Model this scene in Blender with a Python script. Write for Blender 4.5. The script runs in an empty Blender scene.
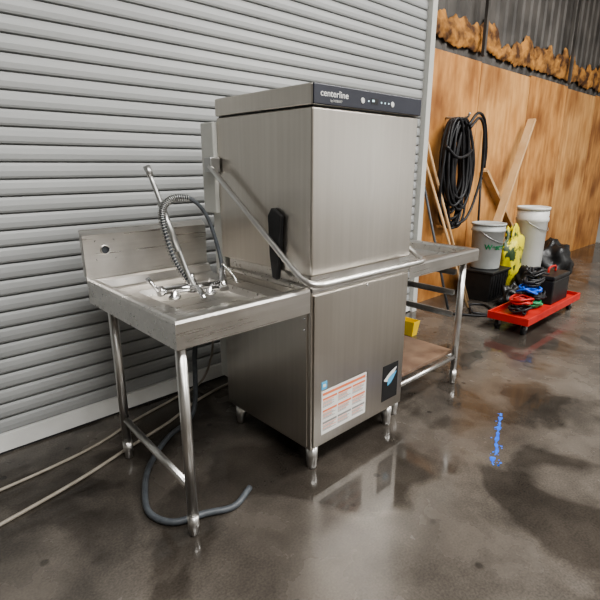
import bpy, math, random
from mathutils import Vector, Matrix, noise
random.seed(7)
scene = bpy.context.scene
W = {}

# ------------------------------------------------------------------ materials
def mat(name, c1, c2=None, scale=5.0, rough=0.5, metal=0.0, bump=0.0, stretch=(1,1,1), detail=4.0,
        rough2=None, emit=0.0, coat=0.0, lo=0.35, hi=0.65, bdist=0.01, stain=None):
    m = bpy.data.materials.new(name); m.use_nodes = True
    nt = m.node_tree; n = nt.nodes; l = nt.links
    b = n["Principled BSDF"]
    b.inputs["Roughness"].default_value = rough
    b.inputs["Metallic"].default_value = metal
    b.inputs["Coat Weight"].default_value = coat
    tc = n.new("ShaderNodeTexCoord"); mp = n.new("ShaderNodeMapping")
    mp.inputs["Scale"].default_value = stretch
    l.new(tc.outputs["Object"], mp.inputs["Vector"])
    nz = n.new("ShaderNodeTexNoise"); nz.inputs["Scale"].default_value = scale
    nz.inputs["Detail"].default_value = detail
    l.new(mp.outputs[0], nz.inputs["Vector"])
    cr = n.new("ShaderNodeValToRGB")
    cr.color_ramp.elements[0].position = lo; cr.color_ramp.elements[1].position = hi
    if c2 is None: c2 = tuple(min(1, x*1.08) for x in c1)
    cr.color_ramp.elements[0].color = (*c1, 1); cr.color_ramp.elements[1].color = (*c2, 1)
    l.new(nz.outputs["Fac"], cr.inputs[0])
    col = cr.outputs[0]
    if stain:
        n2 = n.new("ShaderNodeTexNoise"); n2.inputs["Scale"].default_value = stain[0]; n2.inputs["Detail"].default_value = 7
        m2 = n.new("ShaderNodeMapping"); m2.inputs["Scale"].default_value = stain[1]; l.new(tc.outputs["Object"], m2.inputs["Vector"]); l.new(m2.outputs[0], n2.inputs["Vector"])
        r2 = n.new("ShaderNodeValToRGB"); r2.color_ramp.elements[0].position=stain[2]; r2.color_ramp.elements[1].position=stain[3]
        r2.color_ramp.elements[0].color=(*stain[4],1); r2.color_ramp.elements[1].color=(1,1,1,1)
        l.new(n2.outputs["Fac"], r2.inputs[0])
        mx = n.new("ShaderNodeMix"); mx.data_type='RGBA'; mx.blend_type='MULTIPLY'; mx.inputs["Factor"].default_value=1
        l.new(col, mx.inputs["A"]); l.new(r2.outputs[0], mx.inputs["B"]); col = mx.outputs["Result"]
    l.new(col, b.inputs["Base Color"])
    if rough2 is not None:
        mr = n.new("ShaderNodeMapRange")
        mr.inputs["From Min"].default_value = lo; mr.inputs["From Max"].default_value = hi
        mr.inputs["To Min"].default_value = rough; mr.inputs["To Max"].default_value = rough2
        l.new(nz.outputs["Fac"], mr.inputs["Value"]); l.new(mr.outputs[0], b.inputs["Roughness"])
    if bump:
        bp = n.new("ShaderNodeBump"); bp.inputs["Strength"].default_value = bump
        bp.inputs["Distance"].default_value = bdist
        l.new(nz.outputs["Fac"], bp.inputs["Height"]); l.new(bp.outputs[0], b.inputs["Normal"])
    if emit:
        b.inputs["Emission Color"].default_value = (*c1, 1)
        b.inputs["Emission Strength"].default_value = emit
    return m

steel_v = mat("brushed_steel_vertical", (0.585,0.55,0.50), (0.62,0.585,0.535), 60, 0.29, 1.0, 0.0, (1,1,0.02), 3, 0.33, stain=(2.2,(1,1,0.6),0.35,0.65,(0.90,0.90,0.90)))
steel_h = mat("brushed_steel", (0.62,0.60,0.57), (0.67,0.65,0.62), 60, 0.27, 1.0, 0.0, (0.03,1,1), 3, 0.33, stain=(6.0,(1,1,1),0.35,0.55,(0.86,0.86,0.86)))
steel_t = mat("steel_tube", (0.66,0.65,0.63), (0.70,0.69,0.67), 20, 0.32, 1.0)
chrome = mat("chrome", (0.70,0.70,0.70), None, 8, 0.14, 1.0)
galv = mat("galvanised_steel", (0.42,0.42,0.41), (0.5,0.5,0.49), 9, 0.4, 0.9)
slat_m = mat("painted_slats", (0.315,0.322,0.320), (0.35,0.358,0.355), 2.2, 0.45, 0.0, 0.0, (0.4,1,2))
white_m = mat("white_paint", (0.62,0.62,0.60), (0.7,0.7,0.68), 6, 0.45)
pale_m = mat("pale_grey_plastic", (0.48,0.48,0.45), None, 6, 0.4)
panel_m = mat("dark_panel", (0.022,0.024,0.034), (0.028,0.030,0.042), 6, 0.4)
black_m = mat("black_plastic", (0.012,0.012,0.013), (0.02,0.02,0.02), 12, 0.4)
rubber_m = mat("black_rubber", (0.010,0.010,0.012), (0.022,0.022,0.024), 20, 0.5)
rubberg_m = mat("grey_hose_rubber", (0.060,0.066,0.074), (0.09,0.10,0.11), 30, 0.45)
beige_m = mat("beige_hose", (0.28,0.25,0.205), (0.35,0.315,0.265), 20, 0.5)
wood_m = mat("lumber", (0.50,0.32,0.16), (0.62,0.43,0.24), 6, 0.6, 0, 0.1, (1,1,0.12))
osb_m = mat("plywood_face", (0.40,0.175,0.05), (0.64,0.33,0.115), 7, 0.55, 0, 0.12, (1.4,1,0.4), 12, lo=0.34, hi=0.66, stain=(2.4,(0.9,1,0.6),0.36,0.56,(0.46,0.37,0.31)))
osb2_m = mat("plywood_face_light", (0.46,0.22,0.07), (0.68,0.38,0.15), 8, 0.55, 0, 0.12, (1.4,1,0.3), 12, lo=0.34, hi=0.66, stain=(2.0,(0.9,1,0.6),0.36,0.54,(0.52,0.43,0.36)))
shelfwood_m = mat("brown_board", (0.13,0.08,0.055), (0.21,0.14,0.095), 8, 0.45, 0, 0.05)
siding_m = mat("dark_siding", (0.06,0.055,0.05), (0.12,0.11,0.10), 3, 0.6, 0.2)
foam_m = mat("rusty_foam", (0.075,0.032,0.012), (0.46,0.22,0.06), 6, 0.85, 0, 0.5, (1,1,1), 12, lo=0.38, hi=0.60)
wall_m = mat("shop_wall", (0.37,0.36,0.34), (0.45,0.44,0.41), 1.5, 0.8)
ceil_m = mat("ceiling_white", (0.55,0.55,0.54), (0.62,0.62,0.61), 1.5, 0.8)
red_m = mat("red_paint", (0.40,0.02,0.015), (0.5,0.035,0.025), 8, 0.4)
orange_m = mat("label_orange", (0.66,0.19,0.09), (0.7,0.23,0.12), 8, 0.5)
blue_m = mat("blue_paint", (0.01,0.08,0.55), (0.02,0.17,0.75), 25, 0.5)
ltblue_m = mat("light_blue_print", (0.10,0.36,0.58), None, 8, 0.4)
paper_m = mat("label_white", (0.66,0.65,0.62), None, 8, 0.5)
greyink_m = mat("grey_ink", (0.25,0.24,0.23), None, 8, 0.6)
green_m = mat("green_print", (0.02,0.26,0.10), (0.03,0.32,0.13), 8, 0.5)
yellow_m = mat("yellow_bag", (0.66,0.58,0.03), (0.03,0.06,0.02), 8, 0.45, lo=0.53, hi=0.58)
yell_m = mat("yellow_plastic", (0.75,0.52,0.03), None, 9, 0.4)
whiteplastic_m = mat("white_plastic", (0.55,0.56,0.53), (0.62,0.62,0.6), 5, 0.4)
greypl_m = mat("grey_plastic", (0.36,0.38,0.37), (0.43,0.45,0.44), 5, 0.45)
led_m = mat("display_glow", (0.55,0.75,0.8), None, 5, 0.4, emit=0.6)

def floor_material():
    m = bpy.data.materials.new("wet_concrete"); m.use_nodes = True
    nt = m.node_tree; n = nt.nodes; l = nt.links; b = n["Principled BSDF"]
    tc = n.new("ShaderNodeTexCoord")
    def nz(scale, det, dist=0.0, off=(0,0,0)):
        x = n.new("ShaderNodeTexNoise"); x.inputs["Scale"].default_value = scale
        x.inputs["Detail"].default_value = det; x.inputs["Distortion"].default_value = dist
        mp = n.new("ShaderNodeMapping"); mp.inputs["Location"].default_value = off
        l.new(tc.outputs["Object"], mp.inputs["Vector"]); l.new(mp.outputs[0], x.inputs["Vector"]); return x
    def ramp(src,p0,c0,p1,c1):
        r=n.new("ShaderNodeValToRGB"); e=r.color_ramp.elements
        e[0].position=p0; e[0].color=(*c0,1); e[1].position=p1; e[1].color=(*c1,1); l.new(src,r.inputs[0]); return r.outputs[0]
    def mul(a,bb,f=1):
        x=n.new("ShaderNodeMix"); x.data_type='RGBA'; x.blend_type='MULTIPLY'; x.inputs["Factor"].default_value=f
        l.new(a,x.inputs["A"]); l.new(bb,x.inputs["B"]); return x.outputs["Result"]
    big = nz(1.1, 8, 0.4); mid = nz(4.5, 10, 0.2); fine = nz(120, 5); pud = nz(1.5, 9, 0.5, (3.1,1.7,0))
    c = ramp(big.outputs["Fac"],0.34,(0.070,0.062,0.054),0.66,(0.122,0.110,0.096))
    c = mul(c, ramp(mid.outputs["Fac"],0.33,(0.68,0.67,0.66),0.66,(1.2,1.18,1.16)))
    c = mul(c, ramp(fine.outputs["Fac"],0.3,(0.80,0.80,0.80),0.7,(1.2,1.19,1.18)))
    c = mul(c, ramp(pud.outputs["Fac"],0.455,(0.56,0.55,0.54),0.50,(1,1,1)))
    vo = n.new("ShaderNodeTexVoronoi"); vo.inputs["Scale"].default_value = 4.5
    l.new(tc.outputs["Object"], vo.inputs["Vector"])
    c = mul(c, ramp(vo.outputs["Distance"],0.05,(0.35,0.35,0.35),0.085,(1,1,1)),0.7)
    l.new(c, b.inputs["Base Color"])
    def mr(src,a,bb,x,y):
        q=n.new("ShaderNodeMapRange"); q.inputs["From Min"].default_value=a; q.inputs["From Max"].default_value=bb
        q.inputs["To Min"].default_value=x; q.inputs["To Max"].default_value=y; l.new(src,q.inputs["Value"]); return q.outputs[0]
    ra = mr(pud.outputs["Fac"],0.45,0.53,0.05,0.22)
    rb = mr(mid.outputs["Fac"],0.40,0.62,0.0,0.08)
    ad = n.new("ShaderNodeMath"); ad.operation='ADD'; l.new(ra,ad.inputs[0]); l.new(rb,ad.inputs[1])
    l.new(ad.outputs[0], b.inputs["Roughness"])
    b.inputs["Specular IOR Level"].default_value = 0.5
    bp = n.new("ShaderNodeBump"); bp.inputs["Strength"].default_value = 0.10; bp.inputs["Distance"].default_value = 0.003
    l.new(mid.outputs["Fac"], bp.inputs["Height"]); l.new(bp.outputs[0], b.inputs["Normal"])
    return m
floor_m = floor_material()

# ------------------------------------------------------------------ mesh builder
def catmull(pts, n=8):
    P = [Vector(p) for p in pts]
    if len(P) < 3: return P
    out = []
    E = [P[0]*2-P[1]] + P + [P[-1]*2-P[-2]]
    for i in range(1, len(E)-2):
        p0,p1,p2,p3 = E[i-1],E[i],E[i+1],E[i+2]
        for k in range(n):
            t = k/n
            out.append(0.5*((2*p1)+(p2-p0)*t+(2*p0-5*p1+4*p2-p3)*t*t+(3*p1-p0-3*p2+p3)*t**3))
    out.append(P[-1]); return out

class MB:
    def __init__(s): s.v=[]; s.f=[]; s.m=[]; s.s=[]
    def add(s, vs, fs, mi=0, sm=False):
        o = len(s.v); s.v += [Vector(v) for v in vs]
        for f in fs: s.f.append([i+o for i in f]); s.m.append(mi); s.s.append(sm)
        return s
    def box(s, x0,x1,y0,y1,z0,z1, mi=0):
        vs=[(x0,y0,z0),(x1,y0,z0),(x1,y1,z0),(x0,y1,z0),(x0,y0,z1),(x1,y0,z1),(x1,y1,z1),(x0,y1,z1)]
        return s.add(vs,[(0,3,2,1),(4,5,6,7),(0,1,5,4),(1,2,6,5),(2,3,7,6),(3,0,4,7)],mi)
    def bar(s, p0, p1, w, d, mi=0, up=(0,0,1)):
        p0=Vector(p0);p1=Vector(p1);t=(p1-p0).normalized();u=Vector(up)
        if abs(t.dot(u))>0.98: u=Vector((0,1,0))
        a=t.cross(u).normalized()*w/2; b=a.cross(t).normalized()*d/2
        vs=[]
        for p in (p0,p1): vs += [p-a-b,p+a-b,p+a+b,p-a+b]
        return s.add(vs,[(0,1,2,3),(7,6,5,4),(0,4,5,1),(1,5,6,2),(2,6,7,3),(3,7,4,0)],mi)
    def tube(s, pts, r, seg=12, mi=0, smooth=0, closed=False):
        P = catmull(pts, smooth) if smooth else [Vector(p) for p in pts]
        n=len(P); rs = r if isinstance(r,(list,tuple)) else [r]*n
        T=[]
        for i in range(n):
            a=P[max(0,i-1)]; b=P[min(n-1,i+1)]; T.append((b-a).normalized())
        u=Vector((0,0,1)) if abs(T[0].z)<0.9 else Vector((1,0,0))
        N=(u-T[0]*u.dot(T[0])).normalized(); vs=[]
        for i in range(n):
            N=(N-T[i]*N.dot(T[i])).normalized(); B=T[i].cross(N)
            for k in range(seg):
                a=2*math.pi*k/seg; vs.append(P[i]+(N*math.cos(a)+B*math.sin(a))*rs[i])
        fs=[]
        for i in range(n-1):
            for k in range(seg):
                k2=(k+1)%seg; fs.append((i*seg+k,i*seg+k2,(i+1)*seg+k2,(i+1)*seg+k))
        s.add(vs,fs,mi,True)
        o=len(s.v)-len(vs)
        s.f.append([o+k for k in range(seg)][::-1]); s.m.append(mi); s.s.append(False)
        s.f.append([o+(n-1)*seg+k for k in range(seg)]); s.m.append(mi); s.s.append(False)
        return s
    def cyl(s,p0,p1,r0,r1=None,seg=20,mi=0):
        return s.tube([p0,p1],[r0,r0 if r1 is None else r1],seg,mi)
    def lathe(s, prof, c, seg=28, mi=0):
        vs=[];fs=[]
        for r,z in prof:
            for k in range(seg):
                a=2*math.pi*k/seg; vs.append((c[0]+r*math.cos(a),c[1]+r*math.sin(a),c[2]+z))
        n=len(prof)
        for i in range(n-1):
            for k in range(seg):
                k2=(k+1)%seg; fs.append((i*seg+k,i*seg+k2,(i+1)*seg+k2,(i+1)*seg+k))
        s.add(vs,fs,mi,True)
        o=len(s.v)-len(vs)
        s.f.append([o+k for k in range(seg)][::-1]); s.m.append(mi); s.s.append(False)
        s.f.append([o+(n-1)*seg+k for k in range(seg)]); s.m.append(mi); s.s.append(False)
        return s
    def rings(s, R, mi=0, cap0=False, cap1=True, skip=None):
        vs=[];fs=[]
        for x0,x1,y0,y1,z in R: vs += [(x0,y0,z),(x1,y0,z),(x1,y1,z),(x0,y1,z)]
        for i in range(len(R)-1):
            for k in range(4):
                if k==skip and R[i][1 if skip==1 else 0]==R[i+1][1 if skip==1 else 0]: continue
                k2=(k+1)%4; fs.append((i*4+k,i*4+k2,(i+1)*4+k2,(i+1)*4+k))
        if cap0: fs.append((3,2,1,0))
        if cap1: o=(len(R)-1)*4; fs.append((o,o+1,o+2,o+3))
        return s.add(vs,fs,mi)
    def blob(s,c,size,amp=0.15,seed=0,mi=0,nu=36,nv=22,freq=2.0,flat=True):
        vs=[];fs=[];c=Vector(c)
        for j in range(nv+1):
            th=math.pi*j/nv
            for i in range(nu):
                ph=2*math.pi*i/nu
                d=Vector((math.sin(th)*math.cos(ph),math.sin(th)*math.sin(ph),math.cos(th)))
                k=1+amp*(noise.noise(d*freq+Vector((seed*7.3,seed,0)))*1.6+0.7*abs(noise.noise(d*freq*2.7+Vector((seed,0,3))))+0.4*abs(noise.noise(d*freq*5+Vector((seed,0,9)))))
                p=Vector((d.x*size[0]*k,d.y*size[1]*k,d.z*size[2]*k))
                if flat: p.z=max(p.z,-size[2]*0.75)
                vs.append(c+p)
        for j in range(nv):
            for i in range(nu):
                i2=(i+1)%nu; fs.append((j*nu+i,(j+1)*nu+i,(j+1)*nu+i2,j*nu+i2))
        return s.add(vs,fs,mi,True)
    def obj(s, name, mats, parent=None, bevel=0.0, bseg=2, label=None, category=None, kind=None, group=None):
        if not isinstance(mats,(list,tuple)): mats=[mats]
        xs=[v.x for v in s.v];ys=[v.y for v in s.v];zs=[v.z for v in s.v]
        o=Vector(((min(xs)+max(xs))/2,(min(ys)+max(ys))/2,min(zs)))
        me=bpy.data.meshes.new(name)
        me.from_pydata([tuple(v-o) for v in s.v],[],s.f)
        for m in mats: me.materials.append(m)
        for p,mi,sm in zip(me.polygons,s.m,s.s): p.material_index=mi; p.use_smooth=sm
        me.update()
        ob=bpy.data.objects.new(name,me); scene.collection.objects.link(ob)
        place(ob,o,parent)
        if bevel:
            bv=ob.modifiers.new("bevel","BEVEL"); bv.width=bevel; bv.segments=bseg; bv.limit_method='ANGLE'; bv.angle_limit=math.radians(40)
        tag(ob,label,category,kind,group)
        return ob

def place(ob,o,parent):
    W[ob.name]=Vector(o)
    if parent: ob.parent=parent; ob.location=Vector(o)-W[parent.name]
    else: ob.location=o
def tag(ob,label=None,category=None,kind=None,group=None):
    if label: ob["label"]=label
    if category: ob["category"]=category
    if kind: ob["kind"]=kind
    if group: ob["group"]=group
def empty(name,loc,label,category,group=None):
    e=bpy.data.objects.new(name,None); e.empty_display_size=0.1
    scene.collection.objects.link(e); place(e,loc,None); tag(e,label,category,None,group); return e
def text(name,body,size,loc,mat_,parent,align='LEFT',bold=0.0,sx=1.0):
    c=bpy.data.curves.new(name+"_curve",'FONT'); c.body=body; c.size=size; c.align_x=align; c.extrude=0.0004; c.offset=bold
    t=bpy.data.objects.new(name+"_tmp",c); scene.collection.objects.link(t)
    bpy.context.view_layer.update()
    me=bpy.data.meshes.new_from_object(t.evaluated_get(bpy.context.evaluated_depsgraph_get()))
    bpy.data.objects.remove(t)
    me.transform(Matrix.Rotation(math.radians(90),4,'X') @ Matrix.Diagonal((sx,1,1,1)))
    me.materials.clear(); me.materials.append(mat_)
    ob=bpy.data.objects.new(name,me); scene.collection.objects.link(ob); place(ob,loc,parent); return ob

# ------------------------------------------------------------------ room
def structure(mb,name,mats,label,category,bevel=0):
    return mb.obj(name,mats,None,bevel,label=label,category=category,kind="structure")
structure(MB().box(-6,10,-8,2.8,-0.1,0),"floor",floor_m,"wet stained dark concrete workshop floor","floor")
structure(MB().box(-6,10,-8,2.8,4.6,4.7),"ceiling",ceil_m,"pale workshop ceiling","ceiling")
structure(MB().box(-6.1,-6,-8,2.8,0,4.6),"wall_left",wall_m,"plain grey workshop wall","wall")
structure(MB().box(10,10.1,-8,2.8,0,4.6),"wall_right",wall_m,"plain grey workshop wall","wall")
structure(MB().box(-6,10,-8.1,-8,0,4.6),"wall_front",wall_m,"plain grey workshop wall","wall")
mb=MB(); x=-6.0; prof=[]
while x<10.0:
    prof += [(x,2.69),(x+0.13,2.69),(x+0.15,2.67),(x+0.18,2.67),(x+0.20,2.69)]; x+=0.20
prof.append((10.0,2.69)); n=len(prof)
vs=[(a,b,0) for a,b in prof]+[(a,b,4.6) for a,b in prof]
mb.add(vs,[(i,i+1,n+i+1,n+i) for i in range(n-1)])
mb.box(-6,10,2.70,2.8,0,4.6)
structure(mb,"wall_back",siding_m,"dark ribbed metal siding wall above plywood","wall")
# roll-up door
DX0,DX1=-1.2,3.80; mb=MB(); prof=[]; z=0.10; ph=0.0762
while z<3.5:
    for dz,dy in ((0.0,0.020),(0.003,0.002),(0.012,-0.003),(0.034,-0.005),(0.058,-0.001),(0.070,0.005),(0.0725,0.020)):
        prof.append((2.52+dy,z+dz))
    z+=ph
n=len(prof)
vs=[(DX0,a,b) for a,b in prof]+[(DX1,a,b) for a,b in prof]
mb.add(vs,[(i,i+1,n+i+1,n+i)[::-1] for i in range(n-1)])
mb.box(DX0,DX1,2.50,2.54,0.012,0.10,1)
mb.box(DX0,DX1,2.505,2.535,0.0,0.012,2)
structure(mb,"door_1",[slat_m,white_m,rubber_m],"grey steel roll-up shutter door with horizontal slats","door")
structure(MB().box(3.80,3.87,2.47,2.60,0,3.6).box(3.87,3.91,2.55,2.60,0,3.6),"trim_1",pale_m,"pale steel vertical guide rail of the roll-up door","trim",0.004)
structure(MB().box(-1.27,-1.20,2.47,2.60,0,3.6),"trim_2",pale_m,"pale steel vertical guide rail of the roll-up door","trim",0.004)
xs=[3.92,4.99,6.21,7.43,8.65,9.87]
for i in range(5):
    MB().box(xs[i]+0.004,xs[i+1]-0.004,2.62,2.645,0.0,2.40+random.uniform(-0.02,0.02)).obj("plywood_sheet",osb_m if i%2==0 else osb2_m,None,0.002,
        label="orange-brown stained plywood sheet fixed upright against the ribbed wall",category="plywood",group="plywood sheets lining the wall")
# foam smeared along the wall: thin ragged relief
mb=MB(); nx=640; nz_=34; vs=[];fs=[]
for i in range(nx+1):
    x=3.93+i*(5.9/nx)
    top=2.74+0.30*noise.noise(Vector((x*1.7,1,0)))+0.12*noise.noise(Vector((x*6,2,0)))+0.03*noise.noise(Vector((x*20,2,0)))
    bot=2.49-0.05*noise.noise(Vector((x*3,7,0)))-0.06*max(0,noise.noise(Vector((x*8,8,0))))-0.02*noise.noise(Vector((x*20,5,0)))
    bot=max(bot,2.425)
    for k in range(nz_+1):
        t=k/nz_; z=bot+(top-bot)*t
        e=math.sin(math.pi*t)**0.5
        th=0.028+0.020*noise.noise(Vector((x*6,z*6,0)))+0.018*noise.noise(Vector((x*16,z*16,3)))+0.008*noise.noise(Vector((x*40,z*40,3)))
        vs.append((x,2.655-max(0.006,th)*e,z))
for i in range(nx):
    for k in range(nz_):
        a=i*(nz_+1)+k; fs.append((a,a+nz_+1,a+nz_+2,a+1))
mb.add(vs,fs,0,True)
mb.obj("spray_foam",foam_m,None,label="rusty orange ragged foam smeared along the wall above plywood",category="foam",kind="stuff")
for i,x in enumerate((4.90,7.3)):
    structure(MB().box(x,x+0.04,2.56,2.595,2.43,4.6),"trim_%d"%(3+i),siding_m,"dark vertical steel stud on the wall","trim",0.003)

# ------------------------------------------------------------------ dishwasher
X0,X1,Y0,Y1=1.325,2.020,1.352,2.00
dw=empty("dishwasher",(1.665,1.69,0),"large stainless steel hood-type commercial dishwasher between two tables","dishwasher")
mb=MB()
mb.box(X0,X1,Y0,Y1,0.935,1.592)
hood=mb.obj("hood",steel_v,dw,0.008,3)
MB().box(X0+0.010,X1-0.010,Y0+0.008,Y1-0.01,1.593,1.597).obj("hood_seam",black_m,dw)
MB().box(X0-0.004,X1+0.004,Y0-0.002,Y1,1.598,1.674).obj("top_housing",steel_v,dw,0.006,3)
cp=MB().box(X0-0.003,X1+0.003,Y0-0.010,Y0-0.002,1.600,1.672).obj("control_panel",panel_m,dw,0.003)
yt=Y0-0.0108
text("lettering","centerline",0.034,(1.355,yt,1.630),white_m,cp,bold=0.0002,sx=1.15)
text("lettering","by HOBART",0.013,(1.41,yt,1.612),pale_m,cp)
for x,r in ((1.60,0.012),(1.80,0.012)):
    b=MB(); b.tube([(x,yt+0.001,1.632),(x,yt-0.002,1.632)],[r,r*0.9],20); b.obj("button",whiteplastic_m,cp)
MB().box(1.655,1.70,yt-0.0005,yt+0.0005,1.624,1.646).box(1.660,1.675,yt-0.001,yt,1.632,1.640,1).obj("display",[black_m,led_m],cp)
for x in (1.635,1.72,1.745,1.77): MB().box(x,x+0.006,yt-0.0008,yt+0.0005,1.630,1.636).obj("indicator_light",led_m,cp)
mb=MB()
mb.box(X0+0.03,X1-0.03,Y0+0.035,Y1-0.02,0.885,0.935)
mb.box(X0+0.002,X1-0.002,Y0-0.004,Y1,0.868,0.886)
mb.obj("tank_ledge",steel_h,dw,0.004)
MB().box(X0,X1,Y0,Y1,0.120,0.868).obj("cabinet",steel_v,dw,0.004)
MB().box(X0+0.012,X1-0.012,Y0-0.008,Y0-0.0005,0.130,0.855).obj("front_panel",steel_v,dw,0.003)
MB().box(X0-0.006,X0-0.0005,Y0+0.02,Y1-0.02,0.135,0.79).obj("side_panel",steel_v,dw,0.002)
for z in (0.75,0.70):
    MB().tube([(X0-0.0062,Y0+0.035,z),(X0-0.010,Y0+0.035,z)],[0.006,0.004],12).obj("screw",chrome,dw)
MB().tube([(1.68,Y0-0.008,0.845),(1.68,Y0-0.012,0.845)],[0.006,0.004],12).obj("screw",chrome,dw)
for x,y in ((X0+0.045,Y0+0.035),(X1-0.075,Y0+0.035),(X0+0.045,Y1-0.05),(X1-0.075,Y1-0.05)):
    MB().lathe([(0.020,0),(0.024,0.006),(0.025,0.03),(0.027,0.045),(0.029,0.119)],(x,y,0)).obj("foot",steel_t,dw)
xl,xr=1.272,2.078
hp=[(xl,1.99,1.375)]
a=Vector((xl,1.99,1.375)); b=Vector((xl,1.40,0.965))
for t in (0.25,0.5,0.75,0.95): hp.append(tuple(a.lerp(b,t)))
hp += [(xl,1.355,0.938),(xl+0.012,1.308,0.922),(xl+0.044,1.286,0.918),(xl+0.09,1.282,0.917),(1.6,1.282,0.917),(1.8,1.282,0.917),(xr-0.094,1.282,0.917),(xr-0.044,1.286,0.918),(xr-0.012,1.308,0.922),(xr,1.355,0.938)]
a2=Vector((xr,1.99,1.375)); b2=Vector((xr,1.40,0.965))
for t in (0.95,0.75,0.5,0.25,0.0): hp.append(tuple(a2.lerp(b2,t)))
MB().tube(hp,0.0125,14,0,5).obj("handle",steel_t,dw)
for x,s in ((xl,1),(xr,-1)):
    m_=MB(); m_.box(min(x-0.008*s,x+0.046*s),max(x-0.008*s,x+0.046*s),1.97,2.03,1.345,1.415); m_.obj("handle_bracket",galv,dw,0.005)
mb=MB()
pr=[(1.515,1.175),(1.575,1.205),(1.60,1.17),(1.592,1.0),(1.575,0.90),(1.545,0.895),(1.53,1.0)]
n=len(pr)
mb.add([(1.300,y,z) for y,z in pr]+[(1.323,y,z) for y,z in pr],[tuple(range(n)),tuple(range(n,2*n))[::-1]]+[(i,n+i,n+(i+1)%n,(i+1)%n) for i in range(n)])
mb.obj("guide_bracket",black_m,dw,0.004)
MB().box(1.305,1.70,2.002,2.11,1.15,1.575).obj("control_box",pale_m,dw,0.006)
MB().box(1.345,1.45,2.002,2.09,0.25,1.149).obj("rear_column",pale_m,dw,0.004)
ys=Y0-0.0085
wl=MB().box(1.385,1.700,ys-0.001,ys+0.0004,0.180,0.400)
y2=ys-0.0016
wl.box(1.392,1.693,y2,ys-0.001,0.377,0.390,1)
for c in range(3):
    cx=1.394+c*0.102
    for r in range(3):
        cz=0.318-r*0.060
        wl.box(cx,cx+0.094,y2,ys-0.001,cz+0.035,cz+0.045,1 if r<2 else 2)
        for k in range(6):
            w=0.094*random.uniform(0.6,1.0)
            wl.box(cx,cx+w,y2,ys-0.001,cz+0.028-k*0.0055,cz+0.0304-k*0.0055,2 if k%3 else 1)
wl.obj("warning_label",[paper_m,orange_m,greyink_m],dw)["label"]="white sticker printed with orange warning blocks"
MB().box(1.385,1.420,ys-0.001,ys+0.0004,0.408,0.446).box(1.394,1.411,y2,ys-0.001,0.420,0.434,1).obj("rating_label",[ltblue_m,paper_m],dw)["label"]="small light blue sticker"
bl=MB().box(1.835,1.965,ys-0.001,ys+0.0004,0.185,0.385)
vs=[];m_=14
for i in range(m_+1):
    t=i/m_; x=1.847+0.105*t; zc=0.305+0.050*t**1.6; w=0.003+0.016*math.sin(math.pi*min(1,t*1.02))
    vs += [(x,y2,zc-w*1.3),(x,y2,zc+w)]
bl.add(vs,[(2*i,2*i+2,2*i+3,2*i+1) for i in range(m_)],1)
bl.add([(v[0],v[1]-0.0002,v[2]-0.024) for v in vs],[(2*i,2*i+2,2*i+3,2*i+1) for i in range(4,m_)],2)
bl.obj("badge_label",[black_m,paper_m,ltblue_m],dw)["label"]="black sticker with white and blue swoosh"

# ------------------------------------------------------------------ sink table
st=empty("sink_table",(1.0,1.75,0),"stainless steel sink table with raised rim and backsplash beside the dishwasher","sink table")
tx0,tx1,ty0,ty1=0.70,1.318,1.350,2.13
mb=MB()
mb.rings([(tx0+0.02,tx1,ty0+0.02,ty1,0.785),(tx0,tx1,ty0,ty1,0.785),(tx0,tx1,ty0,ty1,0.876),
          (tx0+0.004,tx1,ty0+0.004,ty1,0.886),(tx0+0.014,tx1,ty0+0.014,ty1,0.891),(tx0+0.036,tx1,ty0+0.036,ty1,0.889),
          (tx0+0.050,tx1,ty0+0.052,ty1-0.02,0.880),(tx0+0.060,tx1,ty0+0.064,ty1-0.03,0.847),(tx0+0.075,tx1,ty0+0.08,ty1-0.05,0.841),
          (tx0+0.16,tx1-0.08,ty0+0.16,ty1-0.14,0.836),(tx0+0.17,tx1-0.09,ty0+0.17,ty1-0.15,0.806)],0,skip=1)
mb.obj("sink_top",steel_h,st,0.0)
def holeplate(mb,x0,x1,z0,z1,y,cx,cz,r,mi=0,n=32):
    vs=[];
    for k in range(n):
        a=2*math.pi*(k+0.5)/n; ca,sa=math.cos(a),math.sin(a)
        vs.append((cx+r*ca,y,cz+r*sa))
        tx=((x1-cx) if ca>0 else (cx-x0))/max(abs(ca),1e-6); tz=((z1-cz) if sa>0 else (cz-z0))/max(abs(sa),1e-6)
        t=min(tx,tz); vs.append((cx+t*ca,y,cz+t*sa))
    mb.add(vs,[(2*k,2*k+1,2*((k+1)%n)+1,2*((k+1)%n))[::-1] for k in range(n)],mi)
mb=MB()
hx=tx0+0.095
holeplate(mb,hx-0.045,hx+0.045,0.970,1.060,2.132,hx,1.015,0.017)
mb.box(tx0,hx-0.045,2.132,2.137,0.90,1.085); mb.box(hx+0.045,tx1,2.132,2.137,0.90,1.085)
mb.box(hx-0.045,hx+0.045,2.132,2.137,0.90,0.970); mb.box(hx-0.045,hx+0.045,2.132,2.137,1.060,1.085)
mb.box(hx-0.045,hx+0.045,2.142,2.144,0.970,1.060,1)
mb.box(tx0,tx1,2.130,2.137,0.86,0.90)
mb.add([(tx0,2.132,1.085),(tx1,2.132,1.085),(tx1,2.165,1.108),(tx0,2.165,1.108),(tx0,2.165,1.09),(tx1,2.165,1.09)],[(0,1,2,3),(3,2,5,4)])
mb.add([(tx0,2.132,0.90),(tx0,2.132,1.085),(tx0,2.165,1.108),(tx0,2.165,0.90)],[(0,1,2,3)])
mb.tube([(hx+0.020*math.cos(k*math.pi/10),2.131,1.015+0.020*math.sin(k*math.pi/10)) for k in range(21)],0.003,8)
mb.obj("backsplash",[steel_h,rubberg_m],st,0.0)
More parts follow.
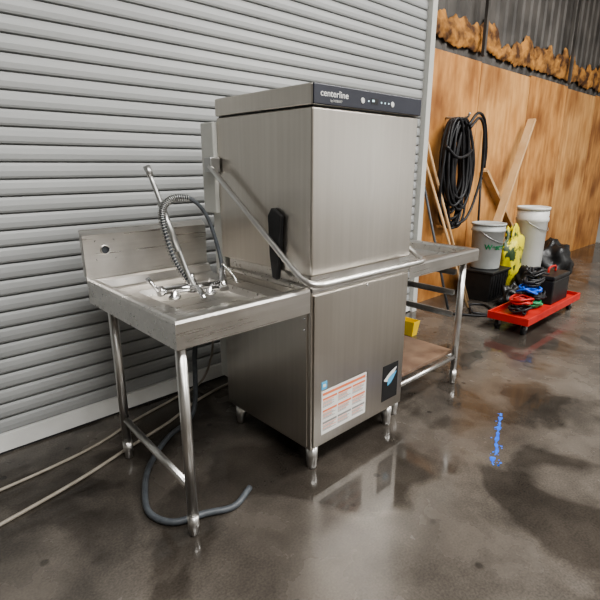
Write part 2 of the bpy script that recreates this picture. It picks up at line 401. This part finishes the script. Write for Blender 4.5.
def leg(x,y,top,parent):
    l_=MB().cyl((x,y,0.09),(x,y,top),0.0205,seg=20).obj("leg",steel_t,parent)
    MB().lathe([(0.013,0),(0.018,0.006),(0.018,0.03),(0.0225,0.04),(0.0225,0.092)],(x,y,0)).obj("foot",steel_t,l_)
    return l_
for x,y in ((0.735,1.390),(0.765,2.05)):
    leg(x,y,0.80,st)
MB().cyl((0.735,1.41,0.21),(0.765,2.03,0.21),0.016).obj("brace",steel_t,st)

# ------------------------------------------------------------------ faucet
fa=empty("pre_rinse_faucet",(1.0,1.75,0.845),"chrome pre-rinse spray faucet with spring hose in sink table","faucet")
mb=MB()
mb.tube([(0.885,1.79,0.873),(1.12,1.73,0.873)],0.017,16)
mb.lathe([(0.028,0),(0.028,0.01),(0.017,0.016),(0.017,0.04)],(0.93,1.778,0.836))
mb.lathe([(0.028,0),(0.028,0.01),(0.017,0.016),(0.017,0.04)],(1.08,1.740,0.836))
mb.lathe([(0.022,0),(0.022,0.05),(0.014,0.06),(0.014,0.08)],(1.005,1.76,0.855))
mb.tube([(1.0,1.75,0.877),(0.985,1.68,0.890),(0.975,1.63,0.877),(0.972,1.61,0.858)],0.012,12,0,5)
mb.obj("faucet_body",chrome,fa)
for p,d in (((0.885,1.79,0.873),(-0.05,0.0,0.035)),((1.12,1.73,0.873),(0.05,-0.0,0.035))):
    p=Vector(p);d=Vector(d); sg=1 if d.x>0 else -1
    m_=MB().tube([p,p+Vector((0.02*sg,0,0))],0.022,16)
    q=p+Vector((0.018*sg,0,0))
    for ang in (50,):
        a=math.radians(ang); v=Vector((d.x*0.5,math.cos(a)*0.07,math.sin(a)*0.07)); m_.tube([q,q+v*0.6,q+v],[0.007,0.008,0.011],10)
    m_.obj("valve_handle",chrome,fa)
mb=MB()
mb.tube([(1.0,1.725,0.880),(0.985,1.765,0.96),(0.955,1.83,1.15),(0.92,1.905,1.36)],0.0100,12,0,4)
mb.tube([(0.925,1.895,1.335),(0.918,1.91,1.375)],[0.013,0.015],14)
mb.tube([(0.972,1.79,1.03),(0.94,1.86,1.23)],0.014,12)
mb.obj("riser_rod",galv,fa)
hose=[(0.995,1.775,0.905),(0.955,1.805,1.00),(0.932,1.825,1.12),(0.935,1.835,1.20),(0.98,1.83,1.245),(1.05,1.81,1.245),(1.115,1.80,1.18),(1.15,1.79,1.08),(1.16,1.76,0.96),(1.135,1.735,0.890)]
MB().tube(hose,0.0085,12,0,8).obj("hose",rubberg_m,fa)
HC=catmull(hose[:6],40); L=len(HC); coil=[]
turns=42
for i in range(turns*10):
    f=i/(turns*10-1)*(L-2); k=int(f); p=HC[k].lerp(HC[k+1],f-k); t=(HC[k+1]-HC[k]).normalized()
    nn=t.cross(Vector((0,1,0))).normalized(); bb=t.cross(nn); a=2*math.pi*i/10
    coil.append(p+(nn*math.cos(a)+bb*math.sin(a))*0.0145)
MB().tube(coil,0.0024,6).obj("spring",galv,fa)
mb=MB(); mb.tube([(1.155,1.745,0.94),(1.138,1.72,0.88),(1.13,1.70,0.855)],[0.012,0.017,0.022],14)
mb.tube([(1.155,1.75,0.96),(1.19,1.72,0.91),(1.20,1.70,0.87)],0.005,8,0,4)
mb.obj("spray_valve",chrome,fa)

# ------------------------------------------------------------------ clean-side table
ct=empty("drain_table",(2.4,1.75,0),"stainless drain table with rack rails and brown board shelf","table")
cx0,cx1=2.028,2.765; cy0,cy1=1.352,2.11
mb=MB()
mb.rings([(cx0,cx1-0.02,cy0+0.02,cy1,0.815),(cx0,cx1,cy0,cy1,0.815),(cx0,cx1,cy0,cy1,0.876),
          (cx0,cx1-0.004,cy0+0.004,cy1,0.886),(cx0,cx1-0.014,cy0+0.014,cy1,0.891),(cx0,cx1-0.036,cy0+0.036,cy1,0.889),
          (cx0,cx1-0.05,cy0+0.052,cy1-0.02,0.880),(cx0,cx1-0.06,cy0+0.064,cy1-0.03,0.842),(cx0,cx1-0.075,cy0+0.08,cy1-0.05,0.834)],0,skip=3)
mb.box(cx0,cx1,2.112,2.118,0.82,1.07)
mb.obj("table_top",steel_h,ct,0.0)
for x,y in ((2.675,1.40),(2.675,2.05),(2.06,1.42),(2.06,2.05)): leg(x,y,0.82,ct)
MB().box(2.05,2.69,1.43,2.02,0.20,0.222).obj("shelf",shelfwood_m,ct,0.002)
for x in (2.675,2.06):
    MB().cyl((x,1.41,0.185),(x,2.04,0.185),0.015).obj("brace",steel_t,ct)
MB().cyl((2.07,1.40,0.185),(2.665,1.40,0.185),0.014).obj("brace",steel_t,ct)
for z in (0.46,0.60,0.73):
    for x in (2.655,2.085):
        MB().box(x-0.012,x+0.004,1.43,2.02,z,z+0.03).box(x-0.03,x-0.012,1.43,2.02,z,z+0.004).obj("rack_rail",galv,ct)
    MB().box(2.10,2.64,2.03,2.04,z,z+0.03).obj("rack_rail",galv,ct)

# ------------------------------------------------------------------ hoses on the floor
MB().tube([(1.05,1.45,0.014),(0.93,1.40,0.014),(0.82,1.445,0.014),(0.70,1.49,0.014),(0.655,1.60,0.014),(0.70,1.74,0.014),(0.80,1.90,0.014),(0.98,2.06,0.014),(1.15,2.14,0.016),(1.22,2.18,0.10),(1.24,2.19,0.35),(1.25,2.17,0.5)],0.0135,12,0,8).obj("drain_hose",rubberg_m,None,label="dark grey rubber hose curled on floor under the sink table",category="hose")
MB().tube([(0.1,1.93,0.009),(0.50,2.02,0.009),(0.80,2.12,0.009),(1.05,2.20,0.009),(1.20,2.27,0.009),(1.35,2.33,0.009),(1.60,2.38,0.009),(2.1,2.42,0.009)],0.008,10,0,8).obj("water_hose",beige_m,None,label="beige hose lying along the floor near the shutter door",category="hose")
MB().tube([(0.0,2.17,0.008),(0.45,2.21,0.008),(0.70,2.26,0.008),(0.92,2.35,0.008),(1.20,2.43,0.008),(1.42,2.46,0.04),(1.5,2.44,0.2),(1.5,2.40,0.4)],0.007,10,0,8).obj("water_hose",beige_m,None,label="thin beige hose rising behind the dishwasher",category="hose")

# ------------------------------------------------------------------ paint mark
A=Vector((2.52,1.0));B=Vector((2.01,0.80));d=(B-A).normalized();nn=Vector((-d.y,d.x));mb=MB()
N_=90; L_=[];R_=[]
for k in range(N_+1):
    t=k/N_; w=0.002+0.013*max(0,noise.noise(Vector((t*14,2,0)))+0.3)+0.004*random.random()
    if k in(0,N_): w=0.001
    c=A.lerp(B,t)+nn*(0.016*noise.noise(Vector((t*6,7,0))))
    L_.append(c+nn*w); R_.append(c-nn*w)
vs=[(q.x,q.y,0.0010) for q in L_]+[(q.x,q.y,0.0010) for q in R_]
mb.add(vs,[(i,i+1,N_+2+i,N_+1+i)[::-1] for i in range(N_) if noise.noise(Vector((i*0.23,1,4)))>-0.30])
for k in range(22):
    c=A.lerp(B,random.random())+nn*random.uniform(-0.03,0.03); rr=random.uniform(0.002,0.006)
    mb.add([(c.x+rr*1.5*math.cos(j),c.y+rr*math.sin(j),0.0012) for j in [2*math.pi*q/8 for q in range(8)]],[tuple(range(8))])
mb.obj("paint_mark",blue_m,None,label="streak of bright blue paint on the concrete floor",category="paint mark")

# ------------------------------------------------------------------ wall clutter
mb=MB()
for k in range(22):
    r1=0.21+random.uniform(-0.06,0.06); h_=0.47+random.uniform(-0.12,0.06); cx=4.38+random.uniform(-0.13,0.12); pts=[]
    for j in range(29):
        a=2*math.pi*j/28+math.pi/2
        w=r1*(0.80+0.35*(1-math.sin(a))/2)
        pts.append((cx+w*math.cos(a)+0.03*(1-math.sin(a))*random.uniform(0.9,1.1),2.55-0.006*k+0.01*math.sin(a*3+k),1.80-h_+h_*math.sin(a)))
    mb.tube(pts,0.013,7,0,2)
mb.tube([(4.46,2.40,1.72),(4.63,2.40,1.82),(4.77,2.41,1.70),(4.83,2.42,1.35),(4.75,2.43,1.05),(4.61,2.43,0.86),(4.41,2.43,0.80)],0.014,8,0,6)
mb.tube([(4.41,2.39,1.74),(4.57,2.39,1.86),(4.74,2.40,1.80),(4.85,2.41,1.55),(4.87,2.42,1.35)],0.014,8,0,6)
mb.tube([(4.11,2.43,1.55),(4.24,2.385,1.45),(4.41,2.38,1.47),(4.57,2.42,1.52)],0.014,8,0,5)
mb.obj("cable_coil",rubber_m,None,label="thick bundle of black cable looped and hung on the plywood wall",category="cable")
MB().tube([(4.38,2.62,1.82),(4.38,2.50,1.81),(4.38,2.40,1.81),(4.38,2.37,1.85)],0.012,8,0,4).obj("wall_hook",galv,None,label="steel hook holding the cable coil on plywood",category="hook")
for a,b,r,m_,nm,lb in (((3.97,2.600,1.72),(4.52,2.28,0.02),0.014,wood_m,"broom_handle","tan wooden pole leaning on the plywood wall"),
                  ((4.02,2.600,1.45),(4.28,2.15,0.02),0.013,wood_m,"broom_handle","tan wooden pole leaning near the door rail"),
                  ((4.00,2.600,1.30),(4.08,2.25,0.02),0.012,rubberg_m,"broom_handle","dark grey pole standing beside the door rail"),
                  ((5.12,2.590,1.75),(5.08,2.50,0.02),0.012,black_m,"broom_handle","black metal pole leaning on the plywood wall")):
    MB().cyl(a,b,r,seg=12).obj(nm,m_,None,label=lb,category="pole")
MB().bar((6.10,2.50,1.90),(5.15,2.40,0.55),0.035,0.09,0,(0,-1,0)).obj("lumber_board",wood_m,None,0.003,label="pale timber board leaning diagonally on the plywood",category="board")
MB().bar((5.18,2.575,1.32),(6.75,2.570,0.035),0.035,0.09,0,(0,-1,0)).obj("lumber_board",wood_m,None,0.003,label="pale timber board crossing behind another board",category="board")

def bucket(x,y,z,r,h,m_,label,txt=None):
    e=empty("bucket",(x,y,z),label,"bucket")
    MB().lathe([(r*0.86,0),(r*0.88,0.01),(r*0.98,h*0.82),(r*1.04,h*0.83),(r*1.04,h*0.87),(r,h*0.88),(r*1.01,h*0.97)],(x,y,z),32).obj("bucket_body",m_,e)
    MB().lathe([(r*1.06,h*0.965),(r*1.06,h),(r*0.98,h*1.005),(r*0.95,h*0.985),(0.01,h*0.985)],(x,y,z),32).obj("lid",m_,e)
    MB().tube([(x+r*1.05*math.cos(a),y+r*1.05*math.sin(a),z+h*0.85+0.12*math.sin(a)) for a in [math.pi+ i*math.pi/12 for i in range(13)]],0.004,8).obj("bail",galv,e)
    if txt:
        t=text("lettering",txt,0.075,(x,y,z+h*0.45),green_m,e,'CENTER',0.002)
        for v in t.data.vertices:
            a=v.co.x/r-math.radians(115); rr=r*0.955+0.005
            v.co.x,v.co.y=rr*math.cos(a),rr*math.sin(a)
    return e
mb=MB(); mb.rings([(4.66,5.02,2.13,2.45,0.0),(4.64,5.04,2.11,2.47,0.30),(4.62,5.06,2.09,2.49,0.305),(4.62,5.06,2.09,2.49,0.325),(4.65,5.03,2.12,2.46,0.326)],0,True)
for i in range(6): mb.box(4.68+i*0.058,4.70+i*0.058,2.105,2.13,0.04,0.28)
mb.obj("storage_crate",black_m,None,0.004,label="upturned black plastic crate carrying the grey pail",category="crate")
bucket(4.84,2.29,0.330,0.165,0.47,greypl_m,"grey plastic pail with green lettering on a black crate","Western")
bucket(5.72,2.20,0.0,0.17,0.92,whiteplastic_m,"tall white plastic drum with lid by the wall")
MB().blob((5.22,1.98,0.13),(0.16,0.15,0.17),0.25,1).obj("rubbish_bag",black_m,None,label="crumpled black plastic bag on the floor by the pails",category="bag")
MB().blob((4.78,1.94,0.085),(0.16,0.09,0.11),0.3,4).obj("rubbish_bag",black_m,None,label="flattened black plastic bag in front of the black crate",category="bag")
MB().blob((5.32,2.22,0.33),(0.18,0.08,0.38),0.22,8,0).obj("yellow_sack",yellow_m,None,label="yellow and black printed sack among black bags",category="sack")
MB().blob((6.25,2.1,0.2),(0.24,0.2,0.26),0.25,12).obj("rubbish_bag",black_m,None,label="full black plastic bag beside the white drum",category="bag")
MB().tube([(4.0,2.2,0.011),(4.15,1.95,0.011),(4.3,1.9,0.011),(4.45,2.0,0.011),(4.52,2.12,0.011),(4.42,2.2,0.011),(4.25,2.1,0.011),(4.12,2.0,0.034),(4.3,1.86,0.011)],0.011,8,0,6).obj("cable",rubber_m,None,label="loose black cable lying on the floor by the wall",category="cable")
mb=MB(); mb.rings([(3.215,3.285,2.08,2.20,0.0),(3.205,3.295,2.06,2.22,0.13),(3.21,3.29,2.065,2.215,0.13),(3.22,3.28,2.09,2.19,0.02)],0,True)
mb.obj("yellow_tub",yell_m,None,0.002,label="small yellow plastic tub on the floor behind the table",category="tub")

# red cart
rc=empty("tool_cart",(4.5,1.58,0),"low red metal dolly loaded with tools and cords","cart")
mb=MB(); mb.box(3.88,5.1,1.42,1.75,0.11,0.135); mb.box(3.88,5.1,1.41,1.425,0.10,0.165); mb.box(3.88,5.1,1.745,1.76,0.10,0.165); mb.box(3.87,3.88,1.41,1.76,0.10,0.165); mb.box(5.1,5.11,1.41,1.76,0.10,0.165)
mb.obj("platform",red_m,rc,0.003)
for x in (3.96,5.02):
    for y in (1.47,1.70):
        MB().tube([(x,y-0.014,0.042),(x,y+0.014,0.042)],0.042,20).obj("wheel",rubber_m,rc)
        MB().box(x-0.02,x+0.02,y-0.02,y-0.015,0.04,0.10).box(x-0.02,x+0.02,y+0.015,y+0.02,0.04,0.10).box(x-0.02,x+0.02,y-0.0149,y+0.0149,0.094,0.10).obj("caster_bracket",galv,rc)
tb=empty("tool_box",(4.74,1.58,0.136),"black tool box on the red dolly","tool box")
MB().box(4.54,4.94,1.48,1.68,0.136,0.36).obj("case",black_m,tb,0.01)
MB().box(4.538,4.942,1.478,1.682,0.362,0.40).obj("lid",black_m,tb,0.01)
MB().tube([(4.65,1.58,0.40),(4.66,1.58,0.45),(4.74,1.58,0.46),(4.82,1.58,0.45),(4.83,1.58,0.40)],0.01,8,0,4).obj("carry_handle",red_m,tb)
for c,m_,lb,s in (((4.10,1.58,0.15),rubber_m,"black cord tangled on the dolly",1),((4.37,1.58,0.15),green_m,"green cord tangled on the dolly",2),((4.12,1.58,0.22),red_m,"red cord heaped on the dolly",3),((4.39,1.58,0.22),rubber_m,"black cord heaped on the dolly",4),((4.26,1.58,0.29),blue_m,"blue cord heaped on the dolly",5),((4.30,1.58,0.37),rubber_m,"black cord heaped on the dolly",6),((4.36,1.58,0.44),rubber_m,"black cord heaped on the dolly",9)):
    rnd=random.Random(s); pts=[]
    for i in range(34):
        a=i*1.15; r=0.03+0.08*rnd.random(); pts.append((c[0]+r*1.2*math.cos(a),c[1]+r*0.9*math.sin(a),c[2]+0.055*rnd.random()))
    MB().tube(pts,0.010,7,0,4).obj("extension_cord",m_,None,label=lb,category="cord",group="cords on the dolly")

# ------------------------------------------------------------------ lights
def area(name,loc,rot,sx,sy,power,col=(1,0.985,0.96)):
    l=bpy.data.lights.new(name,'AREA'); l.shape='RECTANGLE'; l.size=sx; l.size_y=sy; l.energy=power; l.color=col
    o=bpy.data.objects.new(name,l); o.location=loc; o.rotation_euler=rot; scene.collection.objects.link(o); return o
area("ceiling_light",(0.6,-0.8,4.5),(0,0,0),3.4,1.2,240)
area("ceiling_light",(5.2,-0.6,4.5),(0,0,0),3.4,1.2,350)
area("ceiling_light",(0.2,-5.0,4.5),(0,0,0),3.4,1.6,260)
area("ceiling_light",(6.0,-5.0,4.5),(0,0,0),3.4,1.6,370)
# added lamp, no opening in the wall; gives the hood front a soft highlight
area("added_hood_fill",(9.9,-5.6,1.7),(0,math.radians(90),0),2.8,1.7,32,(0.95,0.98,1.0))
w=bpy.data.worlds.new("World"); scene.world=w; w.use_nodes=True
w.node_tree.nodes["Background"].inputs[0].default_value=(0.8,0.85,0.9,1); w.node_tree.nodes["Background"].inputs[1].default_value=0.3
try: scene.view_settings.look='AgX - Medium High Contrast'
except Exception: pass

# ------------------------------------------------------------------ camera
cam=bpy.data.cameras.new("camera"); co=bpy.data.objects.new("camera",cam); scene.collection.objects.link(co)
cam.sensor_width=36; cam.sensor_fit='HORIZONTAL'; cam.lens=36*473/600
co.location=(0,0,1.38); co.rotation_euler=(math.radians(90-15.93),0,math.radians(-43))
cam.clip_start=0.02
scene.camera=co
